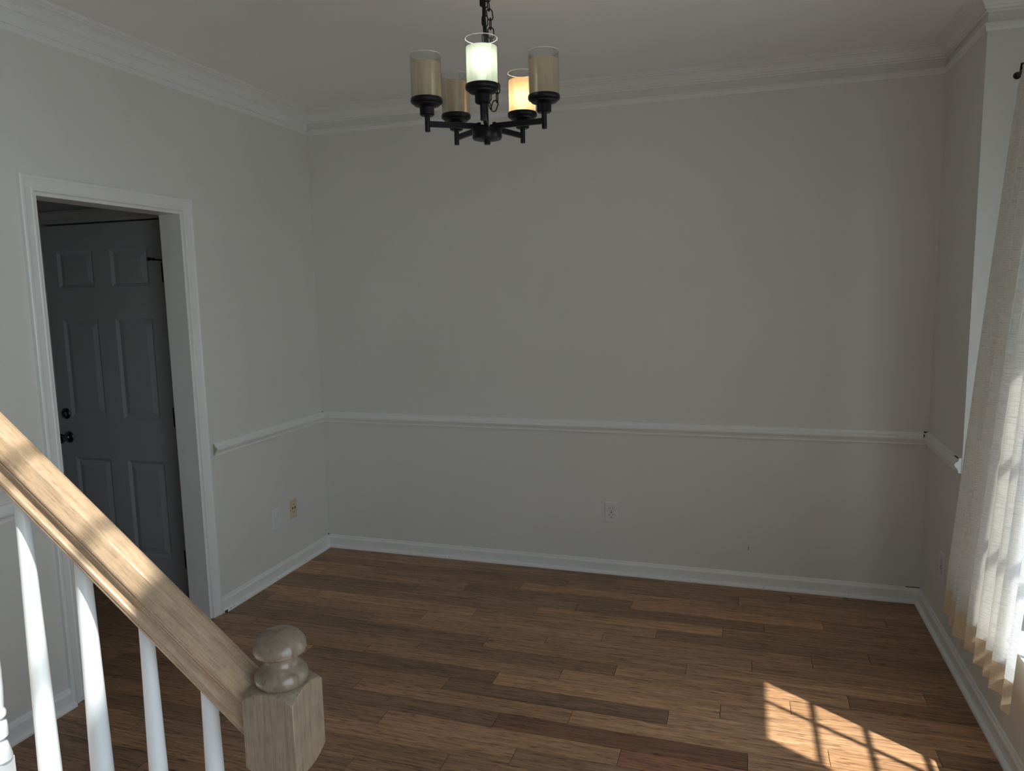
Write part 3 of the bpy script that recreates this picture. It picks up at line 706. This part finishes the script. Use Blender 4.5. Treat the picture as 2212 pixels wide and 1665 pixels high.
def curtain(label, yt0, yt1, yb0, yb1, seed, nf, amp=.024, z_hem=.262):
    """y*0 = far edge, y*1 = near edge, at top / bottom"""
    rnd = random.Random(seed)
    NU, NV = 220, 60; z_top = RZ + .018
    phs = []; acc = 0
    wts = [rnd.uniform(.7, 1.35) for _ in range(nf)]; tot = sum(wts)
    edges = [0]
    for w in wts: edges.append(edges[-1] + w / tot)
    amps = [rnd.uniform(.65, 1.25) for _ in range(nf)]
    def fold(u):
        for i in range(nf):
            if u <= edges[i + 1] + 1e-9:
                f = (u - edges[i]) / (edges[i + 1] - edges[i]); return amps[i] * math.sin(2 * math.pi * f), i
        return 0, nf - 1
    def centre(z):
        ks = [(RZ + .03, RX), (RZ - .06, RX - .004), (1.6, 3.476), (.86, 3.434), (.45, 3.408), (.22, 3.398)]
        for (za, xa), (zb_, xb_) in zip(ks, ks[1:]):
            if z >= zb_: 
                f = (z - za) / (zb_ - za); return xa + (xb_ - xa) * f
        return ks[-1][1]
    def P(u, z, extra=0):
        v = (z_top - z) / (z_top - z_hem); v = max(0, v)
        y0 = yt0 + (yb0 - yt0) * v ** .8; y1 = yt1 + (yb1 - yt1) * v ** .8
        s_, i = fold(u)
        A = amp * (.42 + .58 * min(1, v * 1.6))
        A = min(A, .0215)
        near_rod = max(0, 1 - abs(z - RZ) / .03)
        x = centre(z) + A * s_ + .004 * math.sin(9 * u + 5 * v + seed) * v
        lay = .0085 if s_ > 0 else -.0085
        x = x * (1 - near_rod) + (RX + (math.copysign(.0105, s_) if abs(s_) > .05 else .0105)) * near_rod
        w_ = edges[i + 1] - edges[i]; f = (u - edges[i]) / w_
        y = y0 + (y1 - y0) * (u + .07 * w_ * math.sin(4 * math.pi * f) * min(1, v * 2))
        return Vector((x + extra, y, z))
    bm = bmesh.new(); uvl = bm.loops.layers.uv.new('UVMap')
    def sheet(bm, uvl, z0, z1, nv, extra=0):
        grid = []
        for j in range(nv + 1):
            z = z0 + (z1 - z0) * j / nv
            row = []
            for i in range(NU + 1):
                u = i / NU; p = P(u, z, extra)
                if z <= z_hem + .004: p.z = z_hem + .006 * math.sin(7 * u + seed)
                row.append((bm.verts.new(p), u * abs(yb1 - yb0) * 1.8, z))
            grid.append(row)
        for j in range(nv):
            for i in range(NU):
                q = (grid[j][i], grid[j + 1][i], grid[j + 1][i + 1], grid[j][i + 1])
                f = bm.faces.new([t_[0] for t_ in q])
                for lp, t_ in zip(f.loops, q): lp[uvl].uv = (t_[1], t_[2])
    sheet(bm, uvl, z_top, z_hem + .105, NV)
    o = obj('curtain', bm, M_linen, None, smooth=False, label=label, cat='curtain', group=None)
    for p in o.data.polygons: p.use_smooth = True
    bm = bmesh.new(); uvl = bm.loops.layers.uv.new('UVMap'); sheet(bm, uvl, z_hem + .105, z_hem, 6)
    h = obj('hem', bm, M_hem, o)
    for p in h.data.polygons: p.use_smooth = True
    h['label'] = 'doubled opaque beige hem'
    bm = bmesh.new(); uvl = bm.loops.layers.uv.new('UVMap')
    # selvedge strip at the far side
    return o
curtain('off-white linen curtain panel nearest the back wall corner', -.795, -1.50, -.655, -1.50, 3, 8)
curtain('off-white linen curtain panel at the right frame edge', -1.93, -2.72, -1.885, -2.82, 8, 9)

# ------------------------------------------------------------------ small dark gaps, nail holes and a chip in the mouldings
bk = bpy.data.objects['baseboard_back']; lf = bpy.data.objects['baseboard_left']
for x_, z_ in ((.52, .012), (.60, .012), (.86, .013), (.93, .050), (1.35, .012), (1.82, .011), (2.31, .012), (2.70, .013), (3.12, .012)):
    bm = bmesh.new(); lathe(bm, [(0, -.0298), (.0015, -.0298), (.0015, -.020), (0, -.020)] if z_ < .03 else [(0, -.0142), (.0018, -.0142), (.0018, -.010), (0, -.010)], (x_, 0, z_), 8, 'Y')
    obj('nail_hole', bm, M_seam, bk)
obj('open_joint', boxes((.0005, .006, -.0075, -.0005, .058, .086)), M_seam, bk)
obj('open_joint', boxes((W - .07, W - .004, -.0065, -.0003, .0795, .0812)), M_seam, bk)
obj('chip', boxes((.0265, .0297, yo1 + .012, yo1 + .030, .0005, .015)), M_seam, lf)
for y_ in (-1.005, -.975, -.89, -.60, -.31):
    bm = bmesh.new(); lathe(bm, [(0, .020), (.0015, .020), (.0015, .0298), (0, .0298)], (0, y_, .011), 8, 'X'); obj('nail_hole', bm, M_seam, lf)
t2 = bpy.data.objects['trim_2']
obj('open_joint', boxes((.004, .012, -.014, -.006, .888, .8945)), M_seam, t2)
obj('open_joint', boxes((W - .022, W - .003, -.012, -.004, .886, .8945)), M_seam, t2)
obj('open_joint', boxes((W - .026, W - .021, -.030, -.0255, .866, .884)), M_seam, t2)
obj('open_joint', boxes((W - .018, W - .012, BY1 + .004, BY1 + .05, .8915, .8945)), M_seam, bpy.data.objects['trim_5'])
obj('scuff_mark', boxes((2.615, 2.618, -.0006, .0, .205, .225)), M_seam, bpy.data.objects['wall_back'])
